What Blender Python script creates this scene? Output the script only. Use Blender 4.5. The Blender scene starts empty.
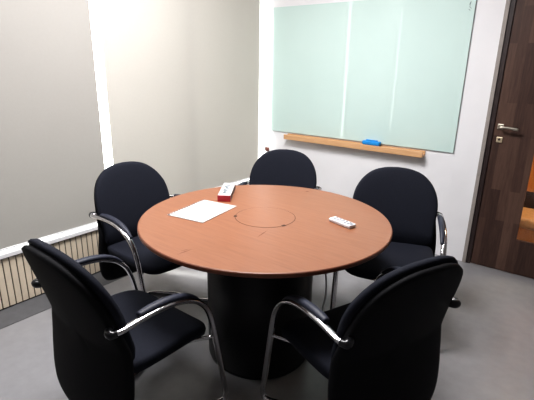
import bpy, bmesh, math, random
from mathutils import Vector, Matrix
random.seed(4)
PI = math.pi
C = bpy.context.scene.collection

# ------------------------------------------------------------------ materials
def new_mat(name):
    m = bpy.data.materials.new(name); m.use_nodes = True
    nt = m.node_tree
    return m, nt, nt.nodes['Principled BSDF']

def ramp(nt, fac, stops):
    r = nt.nodes.new('ShaderNodeValToRGB')
    el = r.color_ramp.elements
    while len(el) > 1: el.remove(el[-1])
    el[0].position = stops[0][0]; el[0].color = (*stops[0][1], 1)
    for p, c in stops[1:]:
        e = el.new(p); e.color = (*c, 1)
    nt.links.new(fac, r.inputs[0])
    return r.outputs[0]

def noise(nt, scale, detail=4, rough=.55, stretch=(1, 1, 1), coord='Object', rot=(0, 0, 0), dist=0):
    tc = nt.nodes.new('ShaderNodeTexCoord'); mp = nt.nodes.new('ShaderNodeMapping')
    mp.inputs['Scale'].default_value = stretch; mp.inputs['Rotation'].default_value = rot
    n = nt.nodes.new('ShaderNodeTexNoise')
    n.inputs['Scale'].default_value = scale; n.inputs['Detail'].default_value = detail
    n.inputs['Roughness'].default_value = rough; n.inputs['Distortion'].default_value = dist
    nt.links.new(tc.outputs[coord], mp.inputs[0]); nt.links.new(mp.outputs[0], n.inputs[0])
    return n.outputs[0]

def bump(nt, bs, h, strength=.2, dist=.002):
    b = nt.nodes.new('ShaderNodeBump'); b.inputs['Strength'].default_value = strength
    b.inputs['Distance'].default_value = dist
    nt.links.new(h, b.inputs['Height']); nt.links.new(b.outputs[0], bs.inputs['Normal'])

def plain(name, col, rough=.5, metal=0., spec=.5, var=.12, scale=30, bmp=0., stretch=(1, 1, 1)):
    m, nt, bs = new_mat(name)
    lo = tuple(c * (1 - var) for c in col); hi = tuple(min(1, c * (1 + var)) for c in col)
    n = noise(nt, scale, stretch=stretch)
    nt.links.new(ramp(nt, n, [(.3, lo), (.7, hi)]), bs.inputs['Base Color'])
    bs.inputs['Roughness'].default_value = rough; bs.inputs['Metallic'].default_value = metal
    bs.inputs['Specular IOR Level'].default_value = spec
    if bmp: bump(nt, bs, n, bmp)
    return m

def wood(name, stops, scale=6, stretch=(1, 12, 12), rough=.35, rot=(0, 0, 0), spec=.5, coat=0.):
    m, nt, bs = new_mat(name)
    n = noise(nt, scale, 6, .62, stretch, rot=rot, dist=.4)
    nt.links.new(ramp(nt, n, stops), bs.inputs['Base Color'])
    bs.inputs['Roughness'].default_value = rough; bs.inputs['Specular IOR Level'].default_value = spec
    bs.inputs['Coat Weight'].default_value = coat; bs.inputs['Coat Roughness'].default_value = .25
    return m

M = {}
M['wall'] = plain('white_paint', (.78, .775, .79), .75, var=.03, scale=3, spec=.2)
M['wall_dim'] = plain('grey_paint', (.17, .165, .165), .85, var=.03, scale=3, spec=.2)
M['ceiling'] = plain('ceiling_paint', (.75, .75, .75), .9, var=.02, scale=3, spec=.2)
M['floor'] = plain('grey_vinyl', (.255, .252, .262), .30, var=.06, scale=16, spec=.7, bmp=.02)
M['strip'] = plain('dark_grey_border', (.105, .105, .11), .6, var=.08, scale=20, spec=.3)
M['sill'] = plain('white_sill', (.82, .81, .82), .4, var=.03)
M['grille'] = plain('beige_enamel', (.78, .67, .53), .45, var=.05, scale=12)
M['dark_slot'] = plain('dark_slot', (.05, .04, .035), .8)
M['fabric'] = plain('black_fabric', (.0095, .011, .0185), .87, var=.35, scale=260, spec=.25, bmp=.35)
M['shell'] = plain('black_shell', (.0045, .0045, .006), .75, var=.3, scale=180, spec=.2, bmp=.2)
M['pad'] = plain('dark_pad', (.026, .029, .045), .5, var=.2, scale=90, spec=.35)
M['cap'] = plain('black_plastic', (.012, .012, .014), .28, spec=.5)
M['chrome'] = plain('chrome', (.66, .65, .67), .17, metal=1., var=.02)
M['ped'] = plain('black_laminate', (.008, .008, .0095), .42, var=.15, scale=20, spec=.35, stretch=(8, 8, 1))
M['edge'] = plain('dark_cherry_edge', (.16, .052, .026), .4, var=.1)
M['seam'] = plain('dark_seam', (.05, .02, .012), .8)
M['scratch'] = plain('scratch_brown', (.16, .06, .04), .7)
M['top'] = wood('cherry_laminate', [(.3, (.212, .085, .043)), (.5, (.238, .098, .050)), (.72, (.262, .111, .059))],
                5, (1.2, 14, 14), .36, spec=.5, rot=(0, 0, .5))
M['tray'] = wood('pine', [(.3, (.55, .31, .15)), (.7, (.68, .42, .23))], 8, (1, 14, 14), .5)
M['paper'] = plain('white_paper', (.42, .42, .415), .8, var=.02)
M['hole'] = plain('grey_perforation', (.12, .07, .07), .8)
M['red'] = plain('red_card', (.45, .025, .04), .5)
M['white_card'] = plain('white_card', (.40, .40, .41), .5, var=.03)
M['print_grey'] = plain('grey_print', (.06, .10, .12), .6)
M['print_dark'] = plain('dark_print', (.07, .03, .03), .6)
M['white_plastic'] = plain('white_plastic', (.66, .66, .68), .35, var=.02)
M['grey_button'] = plain('grey_button', (.20, .21, .24), .5)
M['blue'] = plain('blue_plastic', (.015, .27, .68), .4)
M['blue_dark'] = plain('blue_felt', (.012, .06, .22), .9)
M['steel'] = plain('brushed_steel', (.62, .58, .50), .28, metal=1.)
M['brass'] = plain('pale_brass', (.66, .56, .40), .4, metal=.6)
M['frame_grey'] = plain('grey_beige_frame', (.30, .27, .25), .6, var=.06)
M['jamb'] = plain('dark_jamb', (.030, .018, .017), .5, var=.2)
M['alu'] = plain('white_aluminium', (.75, .75, .76), .4)
M['amber'] = wood('amber_wood', [(.3, (.50, .20, .05)), (.7, (.66, .30, .085))], 4, (10, 10, 1), .5)
M['tan'] = plain('tan_leather', (.62, .36, .15), .5)
M['brown'] = plain('reddish_brown', (.17, .055, .04), .5)

def door_wood():
    m, nt, bs = new_mat('walnut_strips')
    tc = nt.nodes.new('ShaderNodeTexCoord')
    mp = nt.nodes.new('ShaderNodeMapping'); mp.inputs['Rotation'].default_value = (PI / 2, 0, PI / 2)
    mp.inputs['Rotation'].default_value = (0, PI / 2, 0)
    br = nt.nodes.new('ShaderNodeTexBrick')
    br.inputs['Scale'].default_value = 1; br.inputs['Mortar Size'].default_value = 0.0
    br.inputs['Brick Width'].default_value = .62; br.inputs['Row Height'].default_value = .062
    br.inputs['Color1'].default_value = (.1, .1, .1, 1); br.inputs['Color2'].default_value = (.9, .9, .9, 1)
    br.offset = .37
    sp = nt.nodes.new('ShaderNodeSeparateXYZ'); cb = nt.nodes.new('ShaderNodeCombineXYZ')
    nt.links.new(tc.outputs['Object'], sp.inputs[0])
    nt.links.new(sp.outputs['Z'], cb.inputs['X']); nt.links.new(sp.outputs['X'], cb.inputs['Y'])
    nt.links.new(cb.outputs[0], br.inputs['Vector'])
    n = noise(nt, 5, 6, .65, (16, 16, 1.2), dist=.5)
    mx = nt.nodes.new('ShaderNodeMix'); mx.data_type = 'FLOAT'; mx.inputs[0].default_value = .55
    nt.links.new(br.outputs['Color'], mx.inputs[2]); nt.links.new(n, mx.inputs[3])
    nt.links.new(ramp(nt, mx.outputs[0], [(.2, (.034, .019, .016)), (.5, (.080, .045, .035)), (.85, (.150, .090, .066))]), bs.inputs['Base Color'])
    bs.inputs['Roughness'].default_value = .5; bs.inputs['Specular IOR Level'].default_value = .3
    return m
M['walnut'] = door_wood()

def glass_board_mat():
    m, nt, bs = new_mat('mint_back_painted_glass')
    n = noise(nt, 1.2, 2)
    nt.links.new(ramp(nt, n, [(.3, (.545, .685, .65)), (.7, (.575, .715, .68))]), bs.inputs['Base Color'])
    bs.inputs['Roughness'].default_value = .55; bs.inputs['Specular IOR Level'].default_value = .2
    bs.inputs['Coat Weight'].default_value = 1.; bs.inputs['Coat Roughness'].default_value = .015
    bs.inputs['Coat IOR'].default_value = 1.5
    return m
M['board'] = glass_board_mat()
M['board_edge'] = plain('glass_edge', (.16, .30, .27), .2)

def pane_mat():
    m = bpy.data.materials.new('window_glass'); m.use_nodes = True; nt = m.node_tree; nt.nodes.clear()
    o = nt.nodes.new('ShaderNodeOutputMaterial'); t = nt.nodes.new('ShaderNodeBsdfTransparent')
    g = nt.nodes.new('ShaderNodeBsdfGlossy'); g.inputs['Roughness'].default_value = .03
    n = noise(nt, 2, 1)
    nt.links.new(ramp(nt, n, [(.3, (.93, .96, .95)), (.7, (.95, .97, .96))]), t.inputs[0])
    mx = nt.nodes.new('ShaderNodeMixShader'); mx.inputs[0].default_value = .06
    nt.links.new(t.outputs[0], mx.inputs[1]); nt.links.new(g.outputs[0], mx.inputs[2])
    nt.links.new(mx.outputs[0], o.inputs[0])
    return m
M['glass'] = pane_mat()

def blind_mat(name, dif, trans):
    m = bpy.data.materials.new(name); m.use_nodes = True; nt = m.node_tree; nt.nodes.clear()
    o = nt.nodes.new('ShaderNodeOutputMaterial'); d = nt.nodes.new('ShaderNodeBsdfDiffuse')
    t = nt.nodes.new('ShaderNodeBsdfTranslucent')
    n = noise(nt, 60, 5, .7, (1, 1, 1))
    lo = tuple(c * .985 for c in dif); hi = tuple(c * 1.015 for c in dif)
    nt.links.new(ramp(nt, n, [(.3, lo), (.7, hi)]), d.inputs[0])
    n2 = noise(nt, 1.3, 2)
    nt.links.new(ramp(nt, n2, [(.3, tuple(c * .92 for c in trans)), (.7, tuple(c * 1.08 for c in trans))]), t.inputs[0])
    ad = nt.nodes.new('ShaderNodeAddShader')
    nt.links.new(d.outputs[0], ad.inputs[0]); nt.links.new(t.outputs[0], ad.inputs[1]); nt.links.new(ad.outputs[0], o.inputs[0])
    return m
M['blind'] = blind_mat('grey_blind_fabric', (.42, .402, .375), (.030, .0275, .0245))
M['blind_shaded'] = blind_mat('shaded_blind_fabric', (.30, .287, .272), (.022, .0205, .0190))  # same fabric copied darker, the shade is put into its colour

# ------------------------------------------------------------------ mesh helpers
def obj(name, bm, mats, parent=None, smooth=False, recalc=True):
    if recalc: bmesh.ops.recalc_face_normals(bm, faces=bm.faces[:])
    me = bpy.data.meshes.new(name); bm.to_mesh(me); bm.free()
    for m in (mats if isinstance(mats, (list, tuple)) else [mats]): me.materials.append(M[m])
    if smooth:
        for p in me.polygons: p.use_smooth = True
    o = bpy.data.objects.new(name, me); C.objects.link(o)
    if parent: o.parent = parent
    return o

def tag(o, label, cat, group=None, kind=None):
    o['label'] = label; o['category'] = cat
    if group: o['group'] = group
    if kind: o['kind'] = kind
    return o

def thing(name, label, cat, loc=(0, 0, 0), rz=0, group=None):
    o = bpy.data.objects.new(name, None); C.objects.link(o); o.empty_display_size = .1
    o.location = loc; o.rotation_euler = (0, 0, rz)
    return tag(o, label, cat, group)

def struct(o, label=None, cat=None):
    o['kind'] = 'structure'
    if label: o['label'] = label
    if cat: o['category'] = cat
    return o

def box(bm, x0, x1, y0, y1, z0, z1, bev=0., seg=2, mi=0):
    r = bmesh.ops.create_cube(bm, size=1)
    vs = r['verts']
    for v in vs:
        v.co = Vector(((x0 + x1) / 2 + v.co.x * (x1 - x0), (y0 + y1) / 2 + v.co.y * (y1 - y0), (z0 + z1) / 2 + v.co.z * (z1 - z0)))
    fs = list({f for v in vs for f in v.link_faces})
    for f in fs: f.material_index = mi
    if bev:
        es = list({e for v in vs for e in v.link_edges})
        rr = bmesh.ops.bevel(bm, geom=es, offset=bev, segments=seg, profile=.5, affect='EDGES')
        for f in rr['faces']: f.material_index = mi
    return bm

def B(*a, **k): return box(bmesh.new(), *a, **k)

def cyl(bm, r, z0, z1, n=64, cx=0, cy=0, bev=0., mi=0, mi_side=None):
    prof = [(r - bev, z0), (r, z0 + bev), (r, z1 - bev), (r - bev, z1)] if bev else [(r, z0), (r, z1)]
    rings = [[bm.verts.new((cx + p * math.cos(2 * PI * i / n), cy + p * math.sin(2 * PI * i / n), z)) for i in range(n)] for p, z in prof]
    for a, b in zip(rings, rings[1:]):
        for i in range(n):
            f = bm.faces.new((a[i], a[(i + 1) % n], b[(i + 1) % n], b[i])); f.material_index = mi if mi_side is None else mi_side
    f = bm.faces.new(rings[0][::-1]); f.material_index = mi if mi_side is None else mi_side
    f = bm.faces.new(rings[-1]); f.material_index = mi
    return bm

def catmull(P, k=6):
    P = [Vector(p) for p in P]; out = []
    Q = [P[0] * 2 - P[1]] + P + [P[-1] * 2 - P[-2]]
    for i in range(1, len(Q) - 2):
        a, b, c, d = Q[i - 1:i + 3]
        for j in range(k):
            t = j / k
            out.append(.5 * ((2 * b) + (c - a) * t + (2 * a - 5 * b + 4 * c - d) * t * t + (3 * b - a - 3 * c + d) * t ** 3))
    out.append(P[-1]); return out

def sweep(bm, pts, ra, rb, side=(1, 0, 0), n=10, taper=None, mi=0, up0=None):
    """tube with an oval section: ra along the carried side vector, rb across it"""
    side = Vector(side); rings = []
    N = len(pts)
    for i, p in enumerate(pts):
        t = (pts[min(i + 1, N - 1)] - pts[max(i - 1, 0)]).normalized()
        side = (side - t * side.dot(t))
        if side.length < 1e-4: side = t.orthogonal()
        side.normalize(); u = t.cross(side)
        k = taper(i / (N - 1)) if taper else 1
        rings.append([bm.verts.new(p + side * (ra * k * math.cos(2 * PI * j / n)) + u * (rb * k * math.sin(2 * PI * j / n))) for j in range(n)])
    for a, b in zip(rings, rings[1:]):
        for j in range(n):
            f = bm.faces.new((a[j], a[(j + 1) % n], b[(j + 1) % n], b[j])); f.material_index = mi
    bm.faces.new(rings[0][::-1]).material_index = mi; bm.faces.new(rings[-1]).material_index = mi
    return bm

def puffy(outline, centre, t_top, t_bot, fn, p=4, rings=9):
    """cushion: a closed outline swelled to t_top / t_bot, mapped to space by fn(a, b, t)"""
    bm = bmesh.new(); n = len(outline); cx, cy = centre
    ss = [math.sin(k / rings * PI / 2) for k in range(rings + 1)]
    def thick(s): return max(0, 1 - s ** p) ** (1 / p)
    rim = [bm.verts.new(fn(a, b, 0)) for a, b in outline]
    for T in (t_top, -t_bot):
        c = bm.verts.new(fn(cx, cy, T)); prev = None
        for k in range(1, rings + 1):
            s = ss[k]
            cur = rim if k == rings else [bm.verts.new(fn(cx + (a - cx) * s, cy + (b - cy) * s, T * thick(s))) for a, b in outline]
            for i in range(n):
                j = (i + 1) % n
                if prev is None: bm.faces.new((c, cur[i], cur[j]))
                else: bm.faces.new((prev[i], cur[i], cur[j], prev[j]))
            prev = cur
    return bm

def resample(half, n=30):
    """right half of a symmetric outline (top centre to bottom centre) -> closed outline"""
    pts = [(v.x, v.y) for v in catmull([(a, b, 0) for a, b in half], 5)]
    pts = [(max(0, a), b) for a, b in pts]
    left = [(-a, b) for a, b in pts[1:-1]][::-1]
    return pts + left

# ------------------------------------------------------------------ room
WX, WY = -1.46, 1.85          # window wall plane, board wall plane
RX, FY, CZ = 2.1, -2.5, 2.65
def wall(name, *boxes, mat='wall'):
    bm = bmesh.new()
    for b in boxes: box(bm, *b)
    return struct(obj(name, bm, mat))

struct(obj('floor', B(WX - .2, 3.5, FY - .1, 4.6, -.08, 0), 'floor'))
wall('ceiling', (WX - .2, RX + .1, FY - .1, WY + .12, CZ, CZ + .1), mat='ceiling')
wall('wall_back', (WX - .2, .597, WY, WY + .12, 0, CZ), (.597, 1.53, WY, WY + .12, 2.12, CZ), (1.53, RX + .1, WY, WY + .12, 0, CZ))
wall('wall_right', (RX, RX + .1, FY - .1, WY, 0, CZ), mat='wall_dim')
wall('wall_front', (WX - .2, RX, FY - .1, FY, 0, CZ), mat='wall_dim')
wall('wall_left', (WX - .16, WX, FY, WY, 0, .335), (WX - .16, WX, FY, WY, 2.45, CZ), (WX - .16, WX, FY, FY + .2, .335, 2.45))
struct(obj('trim_1', B(WX - .16, WX + .03, FY, WY, .331, .362, bev=.006), 'sill'), 'white window sill running under the roller blinds', 'window sill')
struct(obj('trim_2', B(WX, -1.255, FY, WY, 0, .003), 'strip'), 'dark grey floor border along the window wall', 'floor border')

# windows behind the blinds
def window(i, y0, y1):
    bm = bmesh.new(); x0, x1 = WX - .14, WX - .10; w = .035
    box(bm, x0, x1, y0, y0 + w, .365, 2.45); box(bm, x0, x1, y1 - w, y1, .365, 2.45)
    box(bm, x0, x1, y0 + w, y1 - w, .365, .365 + w); box(bm, x0, x1, y0 + w, y1 - w, 2.45 - w, 2.45)
    f = struct(obj('window_%d' % i, bm, 'alu'))
    obj('pane', B(WX - .123, WX - .119, y0 + w, y1 - w, .365 + w, 2.45 - w), 'glass', f)
window(1, FY + .2, -1.675); window(2, -1.675, .85); window(3, .85, WY)

# roller blinds
def blind(y0, y1, mat, label):
    t = thing('roller_blind', label, 'blind', (WX + .004, (y0 + y1) / 2, .375), 0, 'roller blinds on the window wall')
    h = (y1 - y0) / 2
    bm = bmesh.new(); ny, nz = 12, 40
    g = [[bm.verts.new((.0018 * math.sin(j * .5 + i * .13) * (1 - i / nz * .5), -h + 2 * h * j / ny, 2.10 * i / nz)) for j in range(ny + 1)] for i in range(nz + 1)]
    for i in range(nz):
        for j in range(ny): bm.faces.new((g[i][j], g[i][j + 1], g[i + 1][j + 1], g[i + 1][j]))
    obj('fabric', bm, mat, t, smooth=True)
    bm = bmesh.new(); sweep(bm, [Vector((-.002, -h, .004)), Vector((-.002, h, .004))], .004, .007); obj('bottom_bar', bm, 'alu', t)
    bm = bmesh.new(); sweep(bm, [Vector((-.02, -h, 2.12)), Vector((-.02, h, 2.12))], .025, .025, n=16); obj('roller', bm, 'alu', t)
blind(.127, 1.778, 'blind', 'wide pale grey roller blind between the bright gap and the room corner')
blind(-1.60, .057, 'blind_shaded', 'grey roller blind with shade in its colour, left of the bright vertical gap')
blind(-2.45, -1.64, 'blind_shaded', 'grey roller blind nearest the camera, at the left edge')

# heater grille under the sill
bm = bmesh.new(); y = FY + .02
while y < WY - .03:
    box(bm, WX + .006, WX + .0125, y, y + .0325, .012, .322, bev=.0015, seg=1); y += .0385
g = obj('heater_grille', bm, 'grille')
tag(g, 'beige slatted heater grille along the wall under the white sill', 'heater grille')
obj('grille_backing', B(WX + .0005, WX + .006, FY + .01, WY - .01, .004, .323), 'dark_slot', g)

# door, frame, glass
struct(obj('trim_3', bm_ := box(box(box(bmesh.new(), .572, .597, WY - .014, WY + .12, 0, 2.145), 1.53, 1.555, WY - .014, WY + .12, 0, 2.145), .597, 1.53, WY - .014, WY + .12, 2.12, 2.145), 'frame_grey'), 'grey outer door frame beside the white wall', 'door frame')
struct(obj('trim_4', box(box(box(bmesh.new(), .597, .628, WY - .004, WY + .12, 0, 2.12), 1.502, 1.53, WY - .004, WY + .12, 0, 2.12), .628, 1.502, WY - .004, WY + .12, 2.09, 2.12), 'jamb'), 'dark inner door jamb', 'door jamb')
d = bpy.data.objects.new('door_1', None); C.objects.link(d); d.location = (0, WY + .006, 0)
struct(d, 'dark walnut door with narrow glass panel and steel lever handle', 'door')
bm = bmesh.new(); gx0, gx1, gz0, gz1 = 0.897, 1.24, .262, 1.95
box(bm, .630, gx0, 0, .045, .006, 2.088); box(bm, gx1, 1.500, 0, .045, .006, 2.088)
box(bm, gx0, gx1, 0, .045, .006, gz0); box(bm, gx0, gx1, 0, .045, gz1, 2.088)
obj('door_leaf', bm, 'walnut', d)
obj('glass_panel', B(gx0, gx1, .018, .026, gz0, gz1), 'glass', d)
bm = bmesh.new(); w = .008
box(bm, gx0, gx0 + w, -.003, .018, gz0, gz1); box(bm, gx1 - w, gx1, -.003, .018, gz0, gz1); box(bm, gx0 + w, gx1 - w, -.003, .018, gz0, gz0 + w); box(bm, gx0 + w, gx1 - w, -.003, .018, gz1 - w, gz1)
obj('glass_bead', bm, 'walnut', d)
bm = bmesh.new()
box(bm, .652, .690, -.008, 0, 1.055, 1.093, bev=.003)
hd = obj('door_handle', bm, 'steel', d)
bm = bmesh.new()
sweep(bm, catmull([(.671, -.004, 1.074), (.671, -.035, 1.074), (.676, -.047, 1.074), (.69, -.05, 1.074), (.74, -.05, 1.072), (.79, -.05, 1.066)], 5), .009, .007, side=(0, 0, 1), n=10)
obj('lever', bm, 'steel', hd, smooth=True)
bm = box(bmesh.new(), .657, .697, -.008, 0, .962, 1.002, bev=.004)
lk = obj('lock_plate', bm, 'brass', d)
bm = bmesh.new(); sweep(bm, [Vector((.677, -.012, .985)), Vector((.677, -.004, .985))], .008, .008, n=14); obj('keyhole', bm, 'jamb', lk)

# what the door glass shows
wall('wall_corridor', (.45, 3.5, 4.4, 4.5, 0, CZ), (.45, .55, WY + .12, 4.4, 0, CZ), (3.4, 3.5, WY + .12, 4.4, 0, CZ), mat='amber')
wall('ceiling_corridor', (.45, 3.5, WY + .12, 4.5, CZ, CZ + .1), mat='ceiling')
t = thing('wooden_bench', 'amber wooden bench with tan seat, seen through the door glass', 'bench', (.60, 2.5, -.045))
obj('base', box(bmesh.new(), 0, 1.6, .02, .45, .045, .20, bev=.008), 'amber', t)
obj('seat', box(bmesh.new(), -.01, 1.61, 0, .40, .20, .30, bev=.04, seg=4), 'tan', t)
obj('back_rail', box(bmesh.new(), 0, 1.6, .40, .45, .20, .44, bev=.01), 'jamb', t)['label'] = 'dark back rail'
obj('back_panel', box(bmesh.new(), 0, 1.6, .41, .44, .44, 1.9, bev=.008), 'amber', t)

# glass writing board, tray, duster, small knob
bm = B(-1.343, .386, WY - .014, WY - .008, .850, 1.968, bev=.0012, seg=1)
gb = tag(obj('glass_board', bm, 'board'), 'mint green glass writing board mounted on the white wall', 'writing board')
for x in (-1.25, .29):
    for z in (.93, 1.89): obj('wall_spacer', B(x - .02, x + .02, WY - .008, WY - .0016, z - .02, z + .02), 'alu', gb)
bm = bmesh.new()
random.seed(2)
for (a, b) in (((.345, 1.885), (.355, 1.905)), ((.355, 1.905), (.350, 1.87)), ((.350, 1.87), (.362, 1.862)), ((.345, 1.857), (.357, 1.848))):
    sweep(bm, [Vector((a[0], WY - .0145, a[1])), Vector((b[0], WY - .0145, b[1]))], .0012, .0004, side=(1, 0, 0), n=4)
obj('corner_mark', bm, 'print_grey', gb)
bm = box(bmesh.new(), -1.142, .176, WY - .075, WY, .792, .812, bev=.003)
box(bm, -1.142, .176, WY - .080, WY - .066, .792, .838, bev=.003); box(bm, -1.142, .176, WY - .012, WY, .81, .838, bev=.002)
tag(obj('marker_shelf', bm, 'tray'), 'pale wooden marker shelf on the wall under the glass board', 'marker shelf')
t = thing('board_duster', 'blue board duster lying on the wooden marker shelf', 'duster', (-.265, WY - .039, .8125), math.radians(-3))
t.scale = (1.12, 1.0, 1.15)
obj('felt', box(bmesh.new(), -.066, .066, -.022, .022, 0, .022, bev=.003), 'blue_dark', t)
bm = box(bmesh.new(), -.07, .07, -.024, .024, .022, .050, bev=.008, seg=3)
box(bm, -.045, .045, -.012, .012, .048, .058, bev=.004)
obj('grip', bm, 'blue', t, smooth=False)
t = thing('wall_hook', 'small reddish brown hook on the wall near the blind, above the far chair', 'hook', (-1.385, WY, .655))
obj('base_plate', box(bmesh.new(), -.016, .016, -.008, 0, -.022, .018, bev=.003), 'brown', t)
bm = bmesh.new(); sweep(bm, catmull([(0, -.006, -.005), (0, -.03, -.008), (.002, -.042, .006), (.003, -.038, .026)], 5), .008, .008, n=8)
obj('hook_arm', bm, 'brown', t, smooth=True)

# ------------------------------------------------------------------ table
t = thing('conference_table', 'round cherry wood conference table on a black drum pedestal', 'table', (-.009, .006, 0))
bm = bmesh.new(); n = 128
prof = [(0.592, .718, 1), (.602, .720, 1), (.605, .724, 1), (.605, .735, 1), (.603, .7385, 1), (.600, .74, 0)]
rings = [[bm.verts.new((p * math.cos(2 * PI * i / n), p * math.sin(2 * PI * i / n), z)) for i in range(n)] for p, z, _ in prof]
for (a, b), (_, _, mi) in zip(zip(rings, rings[1:]), prof):
    for i in range(n): bm.faces.new((a[i], a[(i + 1) % n], b[(i + 1) % n], b[i])).material_index = 1
bm.faces.new(rings[0][::-1]).material_index = 1; bm.faces.new(rings[-1]).material_index = 0
def mark(p0, p1, w):                       # thin scuff on the surface
    a, b = Vector((*p0, .7403)), Vector((*p1, .7403)); s = (b - a).normalized().cross(Vector((0, 0, 1))) * w / 2
    m = (a + b) / 2
    bm.faces.new([bm.verts.new(v) for v in (a, m - s, b, m + s)]).material_index = 2
mark((.134, -.235), (.118, -.135), .006); mark((.004, -.575), (.012, -.49), .006); mark((-.10, .515), (-.068, .527), .014)
mark((-.01, -.54), (.004, -.50), .004)
obj('tabletop', bm, ['top', 'edge', 'scratch'], t)
# round cable hatch with its dark seam and two finger notches
bm = bmesh.new(); N = 96
def arc(r0, r1, a0, a1, z, mi, k=N):
    for i in range(k):
        a, b = a0 + (a1 - a0) * i / k, a0 + (a1 - a0) * (i + 1) / k
        bm.faces.new([bm.verts.new((r * math.cos(x), r * math.sin(x), z)) for r, x in ((r0, a), (r1, a), (r1, b), (r0, b))]).material_index = mi
cyl(bm, .1462, .7402, .7409, 96)
arc(.1455, .1488, 0, 2 * PI, .7404, 1)
for a in (math.radians(217), math.radians(-17)): arc(.139, .155, a - .075, a + .075, .7412, 1, 8)
obj('cable_hatch', bm, ['top', 'seam'], t)
bm = bmesh.new(); cyl(bm, .268, .015, .718, 72, -.012, -.018, bev=.004); cyl(bm, .262, 0, .016, 72, -.012, -.018)
pd = obj('pedestal', bm, 'ped', t, smooth=False)
for p in pd.data.polygons: p.use_smooth = len(p.vertices) == 4

# things on the table
t = thing('paper_pad', 'white paper pad with perforated edge lying on the left of the table', 'paper pad', (-.307, -.125, .7402), math.radians(8.7))
bm = box(bmesh.new(), -.108, .108, -.147, .147, 0, .003)
obj('sheets', bm, 'paper', t)
bm = bmesh.new()
for i in range(15):
    yy = -.138 + i * .276 / 14
    box(bm, -.106, -.097, yy - .0062, yy + .0062, .003, .0034)
obj('perforations', bm, 'hole', t)

ang = math.atan2(.272 - .052, -.48 + .325)
t = thing('long_carton', 'narrow white carton with a red end lying on the table beside the pad', 'box', (-.409, .167, .7402), ang)
bm = box(bmesh.new(), -.132, .134, -.035, .035, 0, .034, bev=.001, seg=1); obj('sleeve', bm, 'white_card', t)
bm = box(bmesh.new(), -.1355, -.132, -.0352, .0352, 0, .0343); obj('red_end', bm, 'red', t)['label'] = 'red end flap'
bm = bmesh.new(); random.seed(9)
for i in range(7):
    x = -.09 + i * .026; z = .0343
    pts = catmull([(x, .018 - .036 * ((i * .37) % 1), z), (x + .010, -.004 + .01 * (i % 3), z), (x + .019, .014 - .03 * ((i * .61) % 1), z)], 4)
    sweep(bm, pts, .0004, .005, side=(0, 0, 1), n=4)
obj('top_print', bm, 'print_grey', t)
bm = bmesh.new()
for i in range(9):
    x = -.122 + i * .028; box(bm, x, x + .017, -.0354, -.035, .006, .028)
obj('side_print', bm, 'print_dark', t)

t = thing('remote_control', 'white remote control lying on the right side of the table', 'remote', (.332, .159, .7402), math.radians(-15))
bm = box(bmesh.new(), -.067, .067, -.023, .023, 0, .018, bev=.006, seg=3); obj('casing', bm, 'white_plastic', t)
for i in range(5):
    for j in range(2):
        obj('button', box(bmesh.new(), -.046 + i * .021, -.034 + i * .021, -.014 + j * .016, -.004 + j * .016, .0178, .0202, bev=.001, seg=1), 'grey_button', t)
bm = bmesh.new(); obj('display', box(bm, .055, .062, -.012, .012, .0175, .0188), 'grey_button', t)

# white cable by the pedestal
bm = bmesh.new()
sweep(bm, catmull([(.232, .12, .700), (.248, .135, .62), (.262, .148, .50), (.276, .152, .38), (.268, .140, .26), (.258, .128, .12), (.262, .132, .006), (.31, .19, .006), (.36, .29, .006)], 6), .005, .005, n=8)
tag(obj('power_cable', bm, 'white_plastic', smooth=True), 'thin white cable hanging down beside the black pedestal', 'cable')

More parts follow.
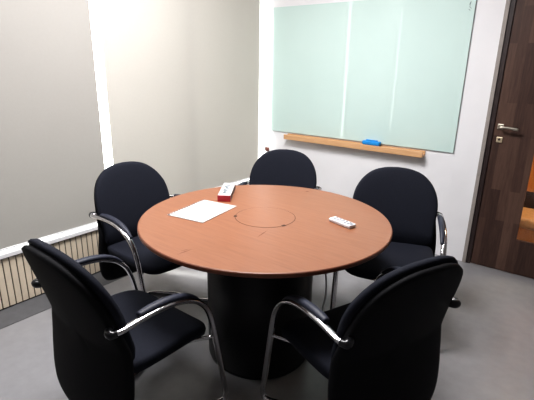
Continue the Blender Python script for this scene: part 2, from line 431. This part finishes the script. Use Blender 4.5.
# ------------------------------------------------------------------ chairs
def yb(z):
    return -.180 - .32 * max(0, z - .50) ** 1.15 - .03 * max(0, z - .4) - .10 * max(0, .5 - z)
def make_chair(label):
    r = thing('armchair', label, 'chair', group='black armchairs around the table')
    # seat
    half = [(0, .265), (.10, .264), (.185, .256), (.234, .220), (.248, .14), (.250, .0), (.243, -.10), (.215, -.155), (.15, -.175), (.07, -.18), (0, -.18)]
    def seat_fn(a, b, t):
        drop = -.028 * max(0, (b - .10) / .15) ** 2 + .012 * (a / .24) ** 2
        return (a, b, .404 + drop + t)
    obj('seat', puffy(resample(half), (0, .03), .030, .036, seat_fn, 5), 'fabric', r, smooth=True)
    # back: shell behind, cushion in front
    shell = [(0, .860), (.07, .855), (.135, .834), (.19, .791), (.224, .730), (.240, .665), (.248, .600), (.258, .53), (.267, .45), (.271, .37), (.269, .30), (.254, .232), (.21, .183), (.12, .164), (0, .160)]
    cush = [(0, .874), (.075, .868), (.145, .846), (.200, .801), (.236, .740), (.250, .672), (.248, .605), (.244, .545), (.242, .49), (.236, .45), (.20, .425), (.12, .412), (.06, .41), (0, .41)]
    obj('back_shell', puffy(resample(shell), (0, .53), .024, .018, lambda a, b, t: (a, yb(b) + .45 * a * a + t, b), 6), 'shell', r, smooth=True)
    obj('backrest', puffy(resample(cush), (0, .64), .026, .018, lambda a, b, t: (a, yb(b) + .030 + .45 * a * a + t, b), 5), 'fabric', r, smooth=True)
    for s in (-1, 1):
        P = [(.205, -.172, .616), (.236, -.192, .616), (.258, -.204, .616), (.270, -.195, .617), (.273, -.163, .619), (.272, -.10, .624), (.272, -.03, .626), (.272, .04, .620),
             (.272, .10, .604), (.272, .154, .574), (.271, .196, .527), (.271, .219, .472), (.271, .234, .41), (.271, .258, .28), (.271, .292, .09), (.271, .297, .045), (.268, .288, .020), (.258, .265, .0125), (.215, .21, .0125), (.180, .15, .0125), (.168, .08, .0125), (.142, 0, .0125), (.098, -.07, .0125), (.05, -.125, .0125), (0, -.14, .0125)]
        bm = bmesh.new(); sweep(bm, catmull([(s * a, b, c) for a, b, c in P], 5), .0105, .0145, side=(0, 0, 1), n=12)
        f = obj('arm_frame', bm, 'chrome', r, smooth=True)
        # dark cap over the rear bend
        bm = bmesh.new(); sweep(bm, catmull([(s * .234, -.198, .616), (s * .252, -.210, .616), (s * .267, -.210, .616), (s * .275, -.194, .617)], 5), .0165, .0150, side=(0, 0, 1), n=12,
                                taper=lambda u: .75 + .25 * math.sin(PI * min(1, u * 1.3)))
        obj('end_cap', bm, 'cap', f, smooth=True)
        # pad
        P = [(.261, -.105, .637), (.261, -.06, .641), (.261, -.01, .641), (.261, .04, .636), (.261, .09, .624), (.261, .134, .602), (.261, .168, .573)]
        bm = bmesh.new(); sweep(bm, catmull([(s * a, b, c) for a, b, c in P], 6), .0175, .0125, side=(1, 0, 0), n=14,
                                taper=lambda u: (.80 + .2 * min(1, u * 6)) if u < .5 else 1 - .5 * max(0, (u - .45) / .55) ** 1.5)
        obj('arm_pad', bm, 'pad', r, smooth=True)
        bm = bmesh.new(); sweep(bm, catmull([(s * .271, .236, .376), (s * .25, .222, .369), (s * .21, .17, .364), (s * .18, .10, .364)], 4), .009, .007, side=(0, 0, 1), n=8)
        obj('seat_bracket', bm, 'chrome', r, smooth=True)
    # plate under the seat joining the brackets and the back
    bm = box(bmesh.new(), -.19, .19, -.14, .16, .357, .372, bev=.004)
    obj('seat_plate', bm, 'shell', r)
    return r
def copy_tree(o, parent=None):
    c = o.copy(); C.objects.link(c)
    if parent: c.parent = parent
    for ch in o.children: copy_tree(ch, c)
    return c
spots = [((-.785, -.075), 358.5, 'black armchair at the left of the table, backed by the gap between blinds'),
         ((-.468, .731), 290.4, 'black armchair behind the table, below the left end of the marker shelf'),
         ((.375, .711), 289.9, 'black armchair at the right of the table, between the remote and the door'),
         ((.613, -.174), 156.5, 'black armchair in the right foreground, seen from behind'),
         ((-.168, -.713), 88.5, 'black armchair in the left foreground, seen from behind')]
proto = None
for (x, y), a, lab in spots:
    if proto is None: proto = o = make_chair(lab)
    else: o = copy_tree(proto)
    o['label'] = lab; o.location = (x, y, 0)
    o.rotation_euler = (0, 0, math.radians(a - 90))

# ------------------------------------------------------------------ light
w = bpy.data.worlds.new('sky'); bpy.context.scene.world = w; w.use_nodes = True
bg = w.node_tree.nodes['Background']; bg.inputs[0].default_value = (1, .99, .97, 1); bg.inputs[1].default_value = 7.
def lamp(name, typ, loc, rot, energy, col=(1, 1, 1), **k):
    l = bpy.data.lights.new(name, typ); l.energy = energy; l.color = col
    for a, b in k.items(): setattr(l, a, b)
    o = bpy.data.objects.new(name, l); C.objects.link(o); o.location = loc; o.rotation_euler = rot; return o
sd = Vector((.61, .28, -1.25)).normalized()
s = lamp('sun', 'SUN', (-4, 0, 5), (0, 0, 0), 8, (1, .96, .9), angle=math.radians(4))
s.rotation_euler = sd.to_track_quat('-Z', 'Y').to_euler()
lamp('ceiling_or_fill_lamp', 'AREA', (-.25, .05, CZ - .02), (0, 0, 0), 92, (1, .98, .985), shape='RECTANGLE', size=.8, size_y=.8)
lamp('ceiling_or_fill_lamp', 'AREA', (-1.0, -1.25, CZ - .02), (0, 0, 0), 26, (.98, .98, 1), shape='RECTANGLE', size=.5, size_y=.5)  # fill lamp added to brighten the left floor, not a known fixture
lamp('corridor_lamp', 'AREA', (1.6, 2.9, 2.5), (0, 0, 0), 45, (1, .85, .65), shape='RECTANGLE', size=1., size_y=1.)

# ------------------------------------------------------------------ camera
cd = bpy.data.cameras.new('camera'); cam = bpy.data.objects.new('camera', cd); C.objects.link(cam)
f, p, ro, ya = 425.512, .301141, .0202448, .643673
fw = Vector((-math.sin(ya) * math.cos(p), math.cos(ya) * math.cos(p), -math.sin(p)))
rt = Vector((math.cos(ya), math.sin(ya), 0)); up = rt.cross(fw)
c_, s_ = math.cos(ro), math.sin(ro)
r2 = rt * c_ + up * s_; u2 = up * c_ - rt * s_
cam.matrix_world = Matrix(((r2.x, u2.x, -fw.x, 1.18169), (r2.y, u2.y, -fw.y, -1.56945), (r2.z, u2.z, -fw.z, 1.44052), (0, 0, 0, 1)))
cd.sensor_width = 36; cd.lens = f / 534 * 36; cd.clip_start = .02
sc = bpy.context.scene; sc.camera = cam
sc.view_settings.view_transform = 'Standard'
sc.view_settings.look = 'Medium High Contrast'
sc.view_settings.exposure = -.18
